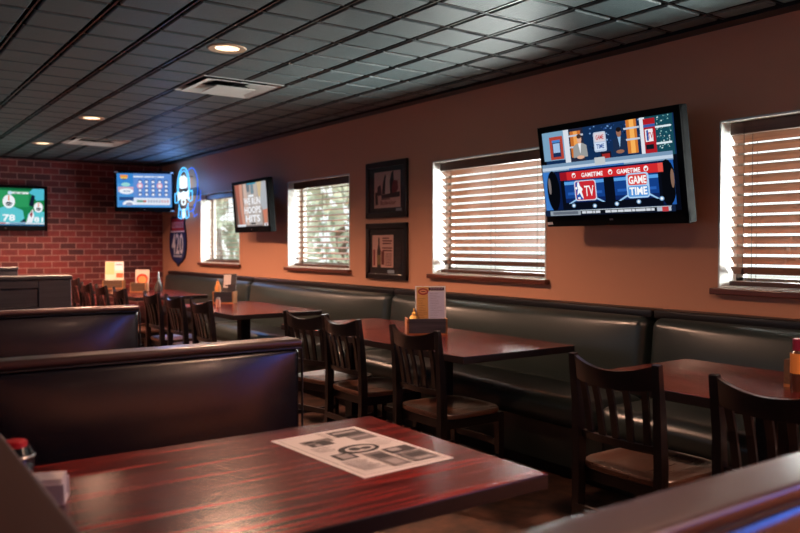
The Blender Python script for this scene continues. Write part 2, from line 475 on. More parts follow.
# ------------------------------------------------------------------ half wall at the lower left, booths
bm = B(); box(bm, (.06, -.8, 0), (.20, 8.2, .90)); box(bm, (.02, -.8, .90), (.24, 8.2, .94), .008, 2)
struct('half_wall', bm, M_ledge)
BX0, BX1 = .245, 1.392
def booth(y0, y1, label, ztop=.95, front_seat=True, rear_seat=True):
    """double booth back from y0 (near face) to y1 (far face) with a bench each side"""
    t = thing('booth_bench', label, 'booth', (0, 0, 0), group='leather booth benches')
    bm = B(); puffbox(bm, (BX0, y0+.006, .30), (BX1-.004, y1-.006, ztop-.026), .03, {'-y': .05, '+y': .05}, 5, 14)
    bk = obj('backrest', bm, M_booth, t)
    bm = B(); puffbox(bm, (BX0, y0-.004, ztop-.03), (BX1, y1+.004, ztop), .013, None, 4, 4)
    obj('top_roll', bm, M_cap, t)
    bm = B()
    for y in (y0+.004, y1-.004): tube(bm, [(BX0, y, ztop-.033), (BX1-.008, y, ztop-.033), (BX1-.002, y, ztop-.04), (BX1-.001, y, ztop-.1), (BX1-.001, y, .32)], .0045, 8)
    obj('piping', bm, M_piping, bk)
    if front_seat:
        bm = B(); puffbox(bm, (BX0, y0-.46, .33), (BX1-.01, y0+.02, .46), .045, {'+z': .015}); obj('seat', bm, M_booth, t)
        bm = B(); box(bm, (BX0, y0-.40, 0), (BX1-.02, y0+.02, .335)); obj('seat_base', bm, M_panelw, t)
    if rear_seat:
        bm = B(); puffbox(bm, (BX0, y1-.02, .33), (BX1-.01, y1+.46, .46), .045, {'+z': .015}); obj('seat', bm, M_booth, t)
        bm = B(); box(bm, (BX0, y1-.02, 0), (BX1-.02, y1+.40, .335)); obj('seat_base', bm, M_panelw, t)
    bm = B(); box(bm, (BX0+.005, y0+.03, 0), (BX1-.02, y1-.03, .34)); obj('plinth', bm, M_panelw, t)
    return t
booth(.615, .715, 'long dark booth back crossing the lower right corner in the foreground', .94, rear_seat=True, front_seat=False)
booth(2.60, 2.70, 'brown-black leather booth bench facing the foreground mahogany table')
booth(4.58, 4.68, 'leather booth bench behind the nearest one, below the dark oak panel')
def panel_booth(y, ztop, label):
    t = thing('panelled_booth', label, 'booth', (0, 0, 0), group='dark oak booth ends')
    bm = B()
    x0, x1 = -.2, 1.375
    box(bm, (x0, y+.02, 0), (x1, y+.14, ztop-.03))
    # raised stiles and rails on the near face
    for a, b, c, d in ((x1-.225, x1, 0, ztop-.03), (x0, x0+.12, 0, ztop-.03), (x0+.12, x1-.225, ztop-.09, ztop-.03), (x0+.12, x1-.225, .74, .85), (x0+.12, x1-.225, 0, .14)):
        box(bm, (a, y, c), (b, y+.021, d), .003, 1)
    obj('panel', bm, M_panelw, t)
    bm = B(); box(bm, (x0, y-.015, ztop-.03), (x1+.006, y+.155, ztop), .008, 2); obj('cap_rail', bm, M_panelw, t)
    bm = B(); puffbox(bm, (BX0, y+.145, .45), (x1-.02, y+.25, ztop-.04), .03, {'+y': .02}); obj('backrest', bm, M_booth, t)
    bm = B(); puffbox(bm, (BX0, y+.2, .33), (x1-.02, y+.7, .46), .04); obj('seat', bm, M_booth, t)
    bm = B(); box(bm, (BX0, y+.145, 0), (x1-.03, y+.62, .335)); obj('seat_base', bm, M_panelw, t)
panel_booth(6.2, 1.075, 'dark oak panelled booth end with a recessed panel, beyond the leather booths')
panel_booth(8.42, 1.085, 'farthest booth end, its top edge just showing before the brick wall at left')

# ------------------------------------------------------------------ tables
def pedestal(t, x, y):
    bm = B(); box(bm, (x-.045, y-.045, .03), (x+.045, y+.045, .705), .004, 1); obj('column', bm, M_iron, t)
    bm = B()
    for ang in (0, 90):
        M = Matrix.Translation((x, y, 0)) @ Matrix.Rotation(R(ang), 4, 'Z')
        box(bm, (-.30, -.035, 0), (.30, .035, .035), .01, 2, 0, M)
    obj('foot', bm, M_iron, t)
    bm = B(); box(bm, (x-.16, y-.16, .70), (x+.16, y+.16, .712)); obj('top_plate', bm, M_iron, t)
def table(x0, x1, y0, y1, label, m=M_tabley, group='mahogany tables along the wall bench', feet=None):
    cx, cy = (x0+x1)/2, (y0+y1)/2
    t = thing('dining_table', label, 'table', (cx, cy, 0), group=group)
    bm = B(); box(bm, (x0-cx, y0-cy, .712), (x1-cx, y1-cy, .75), .004, 2)
    tp = obj('tabletop', bm, [m, M_edge], t)
    for p in tp.data.polygons:
        if abs(p.normal.z) < .5: p.material_index = 1
    for f in (feet or [0]): pedestal(t, 0, f)
    return t
t = table(.27, 1.375, 1.325, 2.11, 'big foreground mahogany table with the paper placemat', M_table, 'booth tables')
table(2.47, 3.265, 2.955, 4.285, 'mahogany wall table holding the menu caddy and mustard bottle', feet=[0])
table(2.47, 3.265, 4.295, 4.93, 'small table pushed against the far end of the menu caddy table')
table(2.47, 3.265, 5.75, 7.15, 'mahogany wall table below the second window, holding a dark caddy')
table(2.53, 3.32, .98, 2.295, 'mahogany wall table at the right edge behind the nearest wooden chair')
table(2.47, 3.265, 8.3, 9.6, 'wall table near the shield sign with a small caddy and glass shaker')
table(2.40, 3.265, 9.75, 10.37, 'farthest wall table against the brick wall with a tall menu')

# ------------------------------------------------------------------ wall bench
def bench(y0, y1, label):
    t = thing('wall_bench', label, 'bench', (0, y0, 0), group='wall bench sections')
    L = y1-y0; g = .016
    bm = B()
    vs = puffbox(bm, (3.575, g, .44), (3.735, L-g, .905), .055, {'-x': .05}, 6, 16)
    for v in vs: v.co.x += max(0, .905-v.co.z)*-.10
    for v in vs: v.co.x = min(v.co.x, 3.738)
    obj('backrest', bm, M_bench, t)
    bm = B(); box(bm, (3.62, .004, .895), (3.745, L-.004, .945), .012, 3); obj('top_rail', bm, M_piping, t)
    bm = B(); puffbox(bm, (3.14, g, .31), (3.60, L-g, .475), .06, {'+z': .012, '-x': .015}, 5, 12); obj('seat', bm, M_bench, t)
    bm = B(); box(bm, (3.22, 0, .08), (3.74, L, .335)); obj('seat_base', bm, M_bench, t)
    bm = B(); box(bm, (3.28, 0, 0), (3.74, L, .08)); obj('plinth', bm, M_dark, t)
bench(.25, 2.715, 'green-black leather wall bench section at the right, under the right-edge window')
bench(2.72, 5.215, 'green-black leather wall bench section behind the menu caddy table')
bench(5.22, 7.895, 'green-black leather wall bench section below the second window from the back')
bench(7.90, 10.66, 'farthest wall bench section, below the shield sign and brick corner')

# ------------------------------------------------------------------ chairs
def make_chair(label):
    t = thing('dining_chair', label, 'chair', group='dark slat-back wooden chairs')
    hw, hd = .215, .21
    # seat: squarish round outline with dished top
    bm = B(); n = 40; rings = []
    def out(k, s):
        a = 2*math.pi*k/n; c, s_ = math.cos(a), math.sin(a); p = .5 if c > 0 else .32
        return (s*hd*math.copysign(abs(c)**p, c)*1.0, s*hw*math.copysign(abs(s_)**.5, s_)*(1 if c > -.2 else .97))
    for s, z in ((.97, .435), (1.0, .440), (1.0, .456), (.985, .462), (.86, .463), (.78, .458), (.5, .452), (.2, .451)):
        rings.append([bm.verts.new((*out(k, s), z)) for k in range(n)])
    for a, b in zip(rings, rings[1:]):
        for k in range(n): bm.faces.new((a[k], a[(k+1)%n], b[(k+1)%n], b[k]))
    bm.faces.new(rings[0][::-1]); bm.faces.new(rings[-1])
    obj('seat', bm, M_seat, t)
    bm = B()
    box(bm, (-.185, -.19, .385), (.185, -.165, .436), .002); box(bm, (-.185, .165, .385), (.185, .19, .436), .002)
    box(bm, (.16, -.18, .385), (.185, .18, .436), .002); box(bm, (-.185, -.18, .385), (-.16, .18, .436), .002)
    obj('seat_rail', bm, M_chair, t)
    for sy in (-1, 1):
        bm = B(); sweep(bm, [(.185, sy*.185, 0), (.178, sy*.18, .436)], [(.03, .03), (.038, .038)]); obj('leg', bm, M_chair, t, smooth=False)
    for sy in (-1, 1):
        bm = B()
        path = [(-.228, sy*.185, 0), (-.214, sy*.187, .2), (-.205, sy*.189, .40), (-.205, sy*.189, .52), (-.215, sy*.189, .70), (-.238, sy*.193, .882)]
        sweep(bm, path, [(.030, .032), (.032, .036), (.034, .042), (.034, .04), (.032, .034), (.030, .022)])
        obj('back_post', bm, M_chair, t, smooth=False)
    # crest rail: bowed backwards, top edge dips in the middle
    def rail(z0f, z1f, bow, xo, th, name, m=M_chair):
        bm = B(); N = 14; secs = []
        for k in range(N+1):
            u = -1+2*k/N; y = u*.184; x = xo-bow*(1-u*u)
            a, b = z0f(u), z1f(u); lean = lambda z: -(z-.70)*.13
            secs.append([bm.verts.new((x+lean(a)-th/2, y, a)), bm.verts.new((x+lean(a)+th/2, y, a)), bm.verts.new((x+lean(b)+th/2, y, b)), bm.verts.new((x+lean(b)-th/2, y, b))])
        for a, b in zip(secs, secs[1:]):
            for q in range(4): bm.faces.new((a[q], a[(q+1)%4], b[(q+1)%4], b[q]))
        bm.faces.new(secs[0][::-1]); bm.faces.new(secs[-1]); obj(name, bm, m, t)
    rail(lambda u: .775+.012*u*u, lambda u: .842+.036*u*u, .035, -.213, .020, 'crest_rail')
    rail(lambda u: .555, lambda u: .583, .02, -.212, .022, 'lower_rail')
    for k in range(5):
        u = (k-2)/2.6; y = u*.184; bow = .035*(1-u*u)
        bm = B(); sweep(bm, [(-.194-.02*(1-u*u), y*.92, .575), (-.210-.028*(1-u*u), y*.97, .71), (-.224-bow, y, .785)], (.027, .011)); obj('back_slat', bm, M_chair, t, smooth=False)
    for a, b in (((-.222, -.187, .22), (.18, -.182, .20)), ((-.222, .187, .22), (.18, .182, .20))):
        bm = B(); sweep(bm, [a, b], (.016, .026)); obj('stretcher', bm, M_chair, t, smooth=False)
    bm = B(); sweep(bm, [(.18, -.182, .27), (.195, -.09, .27), (.20, 0, .27), (.195, .09, .27), (.18, .182, .27)], (.03, .016)); obj('stretcher', bm, M_chair, t, smooth=False)
    bm = B(); sweep(bm, [(-.224, -.187, .28), (-.224, .187, .28)], (.03, .016)); obj('stretcher', bm, M_chair, t, smooth=False)
    return t
chairs = [
    (2.585, 3.20, 0, 'dark slat-back wooden chair directly in front of the menu caddy'),
    (2.585, 3.92, 0, 'dark slat-back wooden chair in the middle of the three along the long wall table'),
    (2.57, 4.38, 12, 'dark slat-back wooden chair beside the right end of the nearest leather booth'),
    (2.54, 1.90, 0, 'dark wooden chair with round seat at lower right, behind the foreground booth back'),
    (2.52, 1.28, 0, 'dark wooden chair cut off by the right edge of the photo'),
    (2.47, 5.83, 0, 'black wooden chair at the near end of the second-window table, before the dark caddy'),
    (2.47, 6.43, 0, 'black wooden chair in the middle of the three at the second-window table'),
    (2.47, 7.02, 0, 'black wooden chair farthest of the three at the second-window table'),
    (2.44, 7.92, 0, 'black wooden chair in front of the small far caddy, rightmost of the brick wall row'),
    (2.44, 8.60, 0, 'black wooden chair second from right in the row before the brick wall'),
    (2.44, 9.22, 0, 'black wooden chair third from right in the row before the brick wall'),
    (2.66, 10.72, 0, 'black wooden chair farthest left, beside the dark oak booth end'),
]
c0 = make_chair(chairs[0][3])
for i, (x, y, rz, lb) in enumerate(chairs):
    if i == 0: c0.location = (x, y, 0); c0.rotation_euler = (0, 0, R(rz))
    else: dup(c0, lb, (x, y, 0), R(rz))

# ------------------------------------------------------------------ televisions
def tv(name_label, loc, rz, tilt, w, h, wall, screen_fn, logo=None, stickers=()):
    t = thing('television', name_label, 'television', loc, rz, tilt, 'televisions')
    bz, bt, bb = .040*w, .062*h, .115*h       # side, top, bottom bezel
    bm = B()
    x0, x1, z0, z1 = -w/2, w/2, -h/2, h/2
    box(bm, (x0, 0, z0), (x1, .055, z1), .006, 2)
    box(bm, (x0+.08*w, .05, z0+.1*h), (x1-.08*w, .085, z1-.1*h), .01, 2)
    # raised bezel
    for a, b, c, d in ((x0, x0+bz, z0, z1), (x1-bz, x1, z0, z1), (x0, x1, z1-bt, z1), (x0, x1, z0, z0+bb)):
        box(bm, (a, -.012, c), (b, .004, d), .003, 2)
    cs = obj('casing', bm, M_plast, t)
    sw, sh = w-2*bz, h-bt-bb
    p = Pic(glow=1.0, step=.00025); p.clip = (-sw/2, -sh/2, sw/2, sh/2); screen_fn(p, sw, sh)
    p.build('screen', t, (0, -.001, (bb-bt)/2))
    bm = B(); box(bm, (-.012, -.0135, z0+bb*.42), (.012, -.011, z0+bb*.55)); obj('maker_badge', bm, mat('badge_silver', (150,150,155), .3, .8), cs)
    for sx, sz in stickers:
        bm = B(); box(bm, (sx*w/2-.022, -.0135, sz*h/2-.008), (sx*w/2+.022, -.0115, sz*h/2+.008)); obj('sticker', bm, M_paper, cs)
    # mount: plate behind set, arm, wall plate, given in the set's own frame
    bm = B(); box(bm, (-.12, .083, -.12), (.12, .10, .12), .003, 1); obj('mount_plate', bm, M_dark, t)
    Mi = (Matrix.Translation(loc) @ Euler((tilt, 0, rz)).to_matrix().to_4x4()).inverted()
    wp = Vector(wall[0]); nrm = Vector(wall[1])
    a = Vector((0, .09, 0)); b = Mi @ (wp+nrm*.02)
    bm = B(); sweep(bm, [a, (a+b)/2+Vector((0,0,-.0)), b], (.05, .04)); ma = obj('mount_arm', bm, M_dark, t)
    bm = B()
    tz = Vector((0,0,1)); tx = nrm.cross(tz)
    for s0 in (1,):
        vs = []
        for d in (0.0, .02):
            for sx, sz in ((-1,-1),(1,-1),(1,1),(-1,1)): vs.append(bm.verts.new(Mi @ (wp+nrm*d+tx*.07*sx+tz*.11*sz)))
        for q in range(4): bm.faces.new((vs[q], vs[(q+1)%4], vs[4+(q+1)%4], vs[4+q]))
        bm.faces.new(vs[0:4][::-1]); bm.faces.new(vs[4:8])
    obj('wall_plate', bm, M_dark, ma, smooth=False)
    return t
def scr_game(p, w, h):     # studio show
    X = lambda u: (u*1.2/((1-u)+u*1.2)-.5)*w
    Z = lambda v: (.5-v)*h
    rc = lambda a, b, c, d, k: p.rect(X(a), Z(d), X(c), Z(b), k)
    rc(0, 0, 1, 1, (6,10,22))
    rc(0, 0, 1, .42, (18,44,82))
    rnd = random.Random(4)
    for _ in range(60):
        u = rnd.uniform(.34, .74); v = rnd.uniform(.0, .26); s = rnd.uniform(.006, .014)
        rc(u, v, u+s, v+s*1.3, rnd.choice([(70,110,170),(40,70,130),(110,150,200),(8,14,30)]))
    # left set piece
    rc(0, 0, .16, .34, (120,160,190)); rc(.05, .06, .15, .33, (176,66,52)); rc(.07, .10, .13, .30, (24,44,84)); rc(.075, .14, .125, .25, (160,190,225)); rc(.07, .10, .13, .13, (70,130,200))
    rc(.16, .0, .20, .42, (214,220,230))
    rc(.20, .0, .31, .38, (36,40,60)); rc(.21, .03, .29, .33, (196,108,44)); rc(.235, .03, .265, .33, (236,160,84)); rc(.2, .07, .31, .09, (190,196,210)); rc(.2, .20, .31, .22, (190,196,210))
    # right set piece
    rc(.64, .0, .72, .36, (206,120,48)); rc(.665, .0, .70, .36, (244,176,90)); rc(.62, .08, .74, .10, (190,200,215)); rc(.62, .2, .74, .22, (190,200,215))
    rc(.745, .0, .785, .46, (222,226,234))
    rc(.785, 0, 1, .42, (22,70,84))
    for _ in range(70):
        u = rnd.uniform(.88, .985); v = rnd.uniform(.0, .34); s = rnd.uniform(.004, .009)
        rc(u, v, u+s, v+s*1.4, rnd.choice([(150,200,200),(60,120,130),(210,230,230)]))
    rc(.785, .11, 1, .13, (216,230,236)); rc(.785, .28, 1, .30, (216,230,236))
    rc(.79, .02, .88, .40, (170,28,38)); rc(.79, .08, .88, .11, (60,90,160)); rc(.80, .13, .86, .26, (236,232,236)); p.text('TV', X(.84), Z(.20), .036*w, .07*h, (190,30,40), .02); rc(.81, .14, .825, .25, (40,80,160)); rc(.80, .29, .86, .34, (14,24,34))
    # screen between the presenters
    p.rrect(X(.405), Z(.30), X(.50), Z(.08), .012*w, (180,196,220)); p.rrect(X(.412), Z(.19), X(.493), Z(.09), .008*w, (214,206,214)); p.text('GAME', X(.4525), Z(.14), .06*w, .05*h, (190,40,44), .02)
    rc(.412, .20, .493, .28, (206,220,240)); p.text('TIME', X(.4525), Z(.24), .06*w, .05*h, (40,80,150), .02)
    rc(.45, .31, .53, .42, (34,20,30)); rc(.46, .33, .52, .40, (160,40,40))
    # desk
    rc(0, .38, 1, .47, (120,150,180)); rc(0, .42, 1, .455, (190,206,224)); rc(.2, .45, .62, .47, (60,110,180)); rc(.4, .36, .48, .44, (190,196,200))
    # presenters: pale suit at left, dark suit at right
    def man(u, v, suit, shirt, skin, hair):
        p.poly([(X(u-.055), Z(v+.22)), (X(u+.055), Z(v+.22)), (X(u+.05), Z(v+.09)), (X(u+.02), Z(v+.06)), (X(u-.02), Z(v+.06)), (X(u-.05), Z(v+.09))], suit)
        p.poly([(X(u-.012), Z(v+.06)), (X(u), Z(v+.18)), (X(u+.012), Z(v+.06))], shirt)
        p.ell(X(u), Z(v+.012), .018*w, .052*h, skin); p.ell(X(u), Z(v-.018), .019*w, .026*h, hair); p.ell(X(u), Z(v+.22), .03*w, .02*h, skin)
    man(.30, .115, (150,152,152), (236,236,240), (220,170,144), (70,48,40))
    man(.605, .105, (28,44,72), (150,190,226), (150,104,84), (24,20,22))
    # curved desk front
    rc(0, .47, 1, .93, (10,26,66)); rc(.0, .47, .06, .93, (60,120,196)); rc(.95, .47, 1, .93, (34,90,170))
    p.ell(X(.07), Z(.70), .055*w, .24*h, (6,8,14)); p.ell(X(.045), Z(.64), .012*w, .1*h, (120,110,110)); p.ell(X(.945), Z(.70), .055*w, .24*h, (6,8,14)); p.ell(X(.985), Z(.66), .012*w, .1*h, (130,100,84))
    rc(.13, .50, .90, .93, (8,12,24))
    rc(.13, .49, .92, .585, (206,40,44)); rc(.13, .49, .18, .585, (150,20,34)); rc(.88, .49, .92, .585, (226,80,70))
    for u in (.235, .515, .79): p.ell(X(u), Z(.535), .016*w, .03*h, (244,240,240)); p.poly([(X(u-.012), Z(.535)), (X(u), Z(.57)), (X(u+.014), Z(.525))], (206,40,44))
    p.text('GAMETIME', X(.375), Z(.54), .17*w, .05*h, (250,246,246), .02); p.text('GAMETIME', X(.655), Z(.54), .17*w, .05*h, (250,246,246), .02)
    for a, b in ((.16, .46), (.54, .88)):
        rc(a, .59, b, .85, (20,62,134)); rc(a, .605, b, .64, (90,160,226)); rc(a+.02, .73, b-.02, .76, (38,92,176)); rc(a, .80, b, .85, (14,36,90))
        p.poly([(X(a+.02), Z(.86)), (X(a+.09), Z(.80)), (X(b-.07), Z(.80)), (X(b), Z(.86)), (X(b-.02), Z(.86)), (X(b-.08), Z(.815)), (X(a+.1), Z(.815)), (X(a+.04), Z(.86))], (150,196,236))
    # left emblem: half blue, half red badge with a white leaning player, TV
    p.rrect(X(.235), Z(.835), X(.40), Z(.60), .02*w, (206,214,232)); p.rrect(X(.242), Z(.825), X(.393), Z(.61), .017*w, (200,40,50)); 
    p.poly([(X(.246), Z(.62)), (X(.246), Z(.815)), (X(.295), Z(.822)), (X(.285), Z(.72)), (X(.275), Z(.61))], (36,84,170))
    p.poly([(X(.262), Z(.62)), (X(.272), Z(.615)), (X(.278), Z(.66)), (X(.298), Z(.70)), (X(.288), Z(.73)), (X(.30), Z(.815)), (X(.285), Z(.79)), (X(.272), Z(.74)), (X(.252), Z(.77)), (X(.262), Z(.70)), (X(.258), Z(.66))], (244,246,250))
    p.ell(X(.25), Z(.685), .008*w, .016*h, (244,246,250)); rc(.258, .79, .275, .815, (230,236,246))
    p.text('TV', X(.346), Z(.725), .075*w, .12*h, (248,244,244), .01)
    # right emblem
    p.rrect(X(.635), Z(.84), X(.81), Z(.57), .02*w, (170,206,240)); p.rrect(X(.65), Z(.70), X(.795), Z(.585), .012*w, (214,70,66)); p.text('GAME', X(.7225), Z(.645), .125*w, .085*h, (250,248,248), .03)
    p.rrect(X(.645), Z(.825), X(.80), Z(.71), .012*w, (90,150,216)); p.text('TIME', X(.7225), Z(.765), .125*w, .085*h, (250,250,252), .03)
    for u, v in ((.22, .885), (.38, .90), (.55, .89), (.72, .88), (.90, .86)): p.ell(X(u), Z(v), .016*w, .024*h, (120,160,200)); p.ell(X(u), Z(v), .009*w, .014*h, (240,248,255))
    # ticker
    rc(0, .93, 1, 1, (20,34,60)); rc(.04, .94, .97, .995, (12,16,24)); rc(.04, .94, .97, .948, (190,200,210)); rc(.04, .94, .27, .995, (150,160,170)); rc(.06, .95, .25, .985, (96,104,116))
    for a, b in ((.28, .31), (.315, .36), (.365, .38), (.385, .42), (.46, .50), (.505, .55), (.555, .60), (.605, .66), (.665, .69), (.695, .77), (.775, .81), (.815, .84)): rc(a, .955, b, .982, (206,212,220))
    rc(.86, .95, .97, .99, (180,190,205)); rc(.90, .945, .95, .995, (190,60,64))
def scr_foot(p, w, h):
    X = lambda u: (u-.5)*w
    Z = lambda v: (.5-v)*h
    rc = lambda a, b, c, d, k: p.rect(X(a), Z(d), X(c), Z(b), k)
    rc(0, 0, 1, 1, (28,128,76)); rc(.4, 0, .8, .5, (44,150,92)); rc(0, 0, 1, .06, (20,100,60))
    rc(.55, .10, .80, .15, (226,236,236)); rc(.62, .12, .65, .14, (20,40,60)); rc(.69, .12, .72, .14, (20,40,60)); p.ell(X(.56), Z(.13), .03*w, .05*h, (190,220,236))
    def player(u, v, s, num, white=False):
        p.poly([(X(u-.20*s), Z(1)), (X(u-.17*s), Z(v+.22*s)), (X(u-.06*s), Z(v+.13*s)), (X(u+.06*s), Z(v+.13*s)), (X(u+.17*s), Z(v+.22*s)), (X(u+.20*s), Z(1))], (92,196,206))
        p.poly([(X(u+.10*s), Z(1)), (X(u+.14*s), Z(v+.5*s)), (X(u+.19*s), Z(v+.42*s)), (X(u+.22*s), Z(1))], (24,44,62))
        p.ell(X(u), Z(v), .075*s*w, .17*s*h, (236,242,246)); rc(u-.008*s, v-.16*s, u+.008*s, v-.02*s, (226,130,80)); p.ell(X(u), Z(v+.06*s), .042*s*w, .05*s*h, (26,34,44)); rc(u-.045*s, v+.06*s, u+.045*s, v+.075*s, (230,236,240))
        if num: p.text(num, X(u), Z(v+.41*s), .15*s*w, .17*s*h, (244,250,252), .03)
    player(.545, .36, 1.05, '78')
    p.poly([(X(.80), Z(.1)), (X(.86), Z(0)), (X(1), Z(0)), (X(1), Z(.3)), (X(.9), Z(.32))], (80,186,206)); p.poly([(X(.80), Z(.45)), (X(.84), Z(.15)), (X(.88), Z(.2)), (X(.86), Z(.5))], (18,30,50))
    player(.925, .50, .8, '81')
    p.poly([(X(.76), Z(.95)), (X(.80), Z(.7)), (X(.85), Z(.55)), (X(.87), Z(.75)), (X(.83), Z(.97))], (236,238,244)); p.poly([(X(.81), Z(.7)), (X(.84), Z(.6)), (X(.85), Z(.68)), (X(.83), Z(.78))], (150,60,66))
    player(.14, .46, .9, None)
    rc(0, .91, 1, .96, (206,220,228)); rc(0, .96, 1, 1, (30,90,130)); rc(.55, .92, .75, .95, (60,140,180)); rc(.4, .92, .5, .95, (180,60,70))
def scr_grid(p, w, h):
    X = lambda u: (u-.5)*w
    Z = lambda v: (.5-v)*h
    rc = lambda a, b, c, d, k: p.rect(X(a), Z(d), X(c), Z(b), k)
    rc(0, 0, 1, 1, (74,146,214)); rc(0, 0, .35, .3, (56,132,206)); rc(.3, .0, 1, .72, (96,142,212)); rc(.02, .40, .3, .55, (206,170,190)); rc(.04, .70, .3, .80, (40,74,130))
    rc(.06, .05, .20, .12, (236,150,70)); rc(.07, .12, .19, .16, (226,196,90)); rc(.1, .16, .17, .19, (70,70,120))
    p.ell(X(.16), Z(.33), .08*w, .06*h, (150,214,214)); p.ell(X(.17), Z(.53), .13*w, .085*h, (236,240,248))
    for a, b in ((.12, .16), (.17, .2), (.21, .24)): rc(a, .51, b, .55, (150,170,200))
    for a, b in ((.30, .48), (.50, .62), (.63, .68), (.70, .72), (.74, .86)): rc(a, .075, b, .115, (226,238,250))
    for r_ in range(4):
        for c in range(5):
            u, v = .42+c*.12, .235+r_*.125
            hot = (r_ == 1 and c in (0, 3))
            if hot: p.ell(X(u), Z(v), .055*w, .09*h, (214,160,190))
            p.ell(X(u), Z(v), .036*w, .055*h, (46,72,140) if not hot else (240,200,206)); p.ell(X(u), Z(v+.012), .026*w, .038*h, (232,238,250))
    p.rrect(X(.30), Z(.93), X(.97), Z(.72), .02*w, (222,230,244)); rc(.36, .79, .48, .85, (90,150,130)); rc(.48, .79, .53, .85, (190,80,60))
    for k in range(8): rc(.56+k*.05, .78, .59+k*.05, .86, (160,170,196) if k < 5 else (206,160,170))
    p.ell(X(.22), Z(.93), .12*w, .13*h, (236,240,248), 20, 0, 180); p.ell(X(.22), Z(.91), .06*w, .05*h, (150,160,190))
def scr_hoops(p, w, h):
    X = lambda u: (u*1.1/((1-u)+u*1.1)-.5)*w
    Z = lambda v: (.5-v)*h
    rc = lambda a, b, c, d, k: p.rect(X(a), Z(d), X(c), Z(b), k)
    rc(0, 0, 1, 1, (150,124,112)); rc(0, 0, .06, 1, (92,70,64)); rc(.27, 0, .80, 1, (178,168,164)); rc(.34, 0, .46, .2, (110,120,128)); rc(.5, 0, .62, .25, (120,140,150))
    def leg(pts, c): p.poly([(X(a), Z(b)) for a, b in pts], c)
    leg([(.03, 0), (.16, 0), (.17, .3), (.13, .55), (.20, 1), (.12, 1), (.07, .6), (.05, .3)], (176,104,88))
    leg([(.15, 0), (.24, 0), (.24, .4), (.28, 1), (.20, 1), (.16, .5)], (206,150,130))
    leg([(.28, 0), (.36, 0), (.40, .5), (.40, 1), (.32, 1), (.28, .5)], (206,180,168))
    leg([(.58, 0), (.68, 0), (.68, .4), (.66, 1), (.58, 1), (.60, .4)], (190,178,170))
    leg([(.70, 0), (.97, 0), (1, .62), (.84, .66), (.76, .4)], (176,180,186)); leg([(.70, 0), (.84, 0), (.78, .42), (.72, .3)], (206,184,146))
    leg([(.84, .64), (.98, .62), (.94, 1), (.87, 1)], (206,128,104))
    rc(.40, .0, .66, .035, (70,150,176)); rc(.42, .27, .58, .32, (236,240,244))
    for s, v, wd in (('WE RUN', .42, .50), ('HOOPS', .62, .50), ('HITS', .82, .44)):
        p.text(s, X(.52), Z(v), wd*w, .165*h, (240,240,244), .035)
    rc(.05, .95, .30, 1, (220,224,230)); rc(.3, .97, .8, 1, (120,110,110)); rc(.86, .94, .97, 1, (230,232,236)); rc(.9, .95, .94, .99, (120,60,60)); rc(.46, .92, .6, .95, (20,20,24))
tv('big wall television on the right showing a basketball studio show', (3.483, 2.917, 1.71), R(-90-.7), R(9.2), 1.0, .602, ((W, 2.917, 1.71), (-1, 0, 0)), scr_game, stickers=[(-.95, -.93)])
tv('wall television over the bench showing players\' legs and big white words', (3.525, 7.725, 1.712), R(-90-1.7), R(4.0), .95, .555, ((W, 7.725, 1.71), (-1, 0, 0)), scr_hoops)
tv('small television in the brick corner showing a blue number grid game', (3.30, 10.62, 2.019), R(-90+66.6), R(5.5), .765, .547, ((3.42, YB, 2.03), (0, -1, 0)), scr_grid, stickers=[(-.93, .93), (.93, .93), (.93, -.93)])
tv('television on the brick wall showing football players in teal', (1.68, 11.12, 1.775), 0, R(1.5), 1.0, .585, ((1.68, YB, 1.775), (0, -1, 0)), scr_foot)

# ------------------------------------------------------------------ wall pieces
# neon sign
t = thing('neon_sign', 'glowing blue and white neon sign in the corner above the shield sign', 'neon sign', (3.67, 10.16, 2.0), R(-90)); t.scale = (1.15, .6, 1)
def arc(cx, cz, rx, rz, a0, a1, n=28, y=0): return [(cx+rx*math.cos(R(a0+(a1-a0)*i/n)), y, cz+rz*math.sin(R(a0+(a1-a0)*i/n))) for i in range(n+1)]
bm = B()
tube(bm, arc(.0, .06, .20, .26, -40, 220), .011)
tube(bm, arc(.0, .06, .165, .22, -20, 200), .008)
tube(bm, arc(0, -.15, .15, .10, 180, 360), .010)
tube(bm, [(-.28, 0, -.01), (-.28, 0, -.13), (-.20, 0, -.13), (-.15, 0, -.10)], .010); tube(bm, [(-.28, 0, -.01), (-.18, 0, 0)], .010)
tube(bm, [(.28, 0, 0), (.28, 0, -.12), (.20, 0, -.13), (.15, 0, -.10)], .010); tube(bm, [(.28, 0, 0), (.18, 0, 0)], .010)
for s in (-1, 1):
    tube(bm, [(s*.05, 0, -.24), (s*.08, 0, -.34)], .010); tube(bm, [(s*.15, 0, -.20), (s*.17, 0, -.33), (s*.08, 0, -.35)], .010)
obj('blue_tubes', bm, emit((90,190,255), 1.7), t)
bm = B()
for a, b in (((-.10, .06), (-.10, .20)), ((-.06, .05), (-.06, .22)), ((-.02, .05), (-.02, .19)), ((.02, .05), (.02, .22)), ((.06, .05), (.06, .20)), ((.095, .06), (.095, .18))):
    tube(bm, [(a[0], 0, a[1]), (b[0], 0, b[1])], .016)
tube(bm, [(-.17, 0, .01), (-.09, 0, -.02), (0, 0, 0), (.09, 0, -.02), (.17, 0, .01), (.17, 0, -.10), (.09, 0, -.07), (0, 0, -.09), (-.09, 0, -.07), (-.17, 0, -.10)], .014, closed=True)
for z in (-.03, -.055): tube(bm, [(-.15, 0, z), (0, 0, z-.01), (.15, 0, z)], .016)
tube(bm, arc(0, -.13, .06, .035, 0, 360), .012); tube(bm, [(-.02, 0, -.22), (-.02, 0, -.35)], .012); tube(bm, [(.03, 0, -.22), (.03, 0, -.34)], .012)
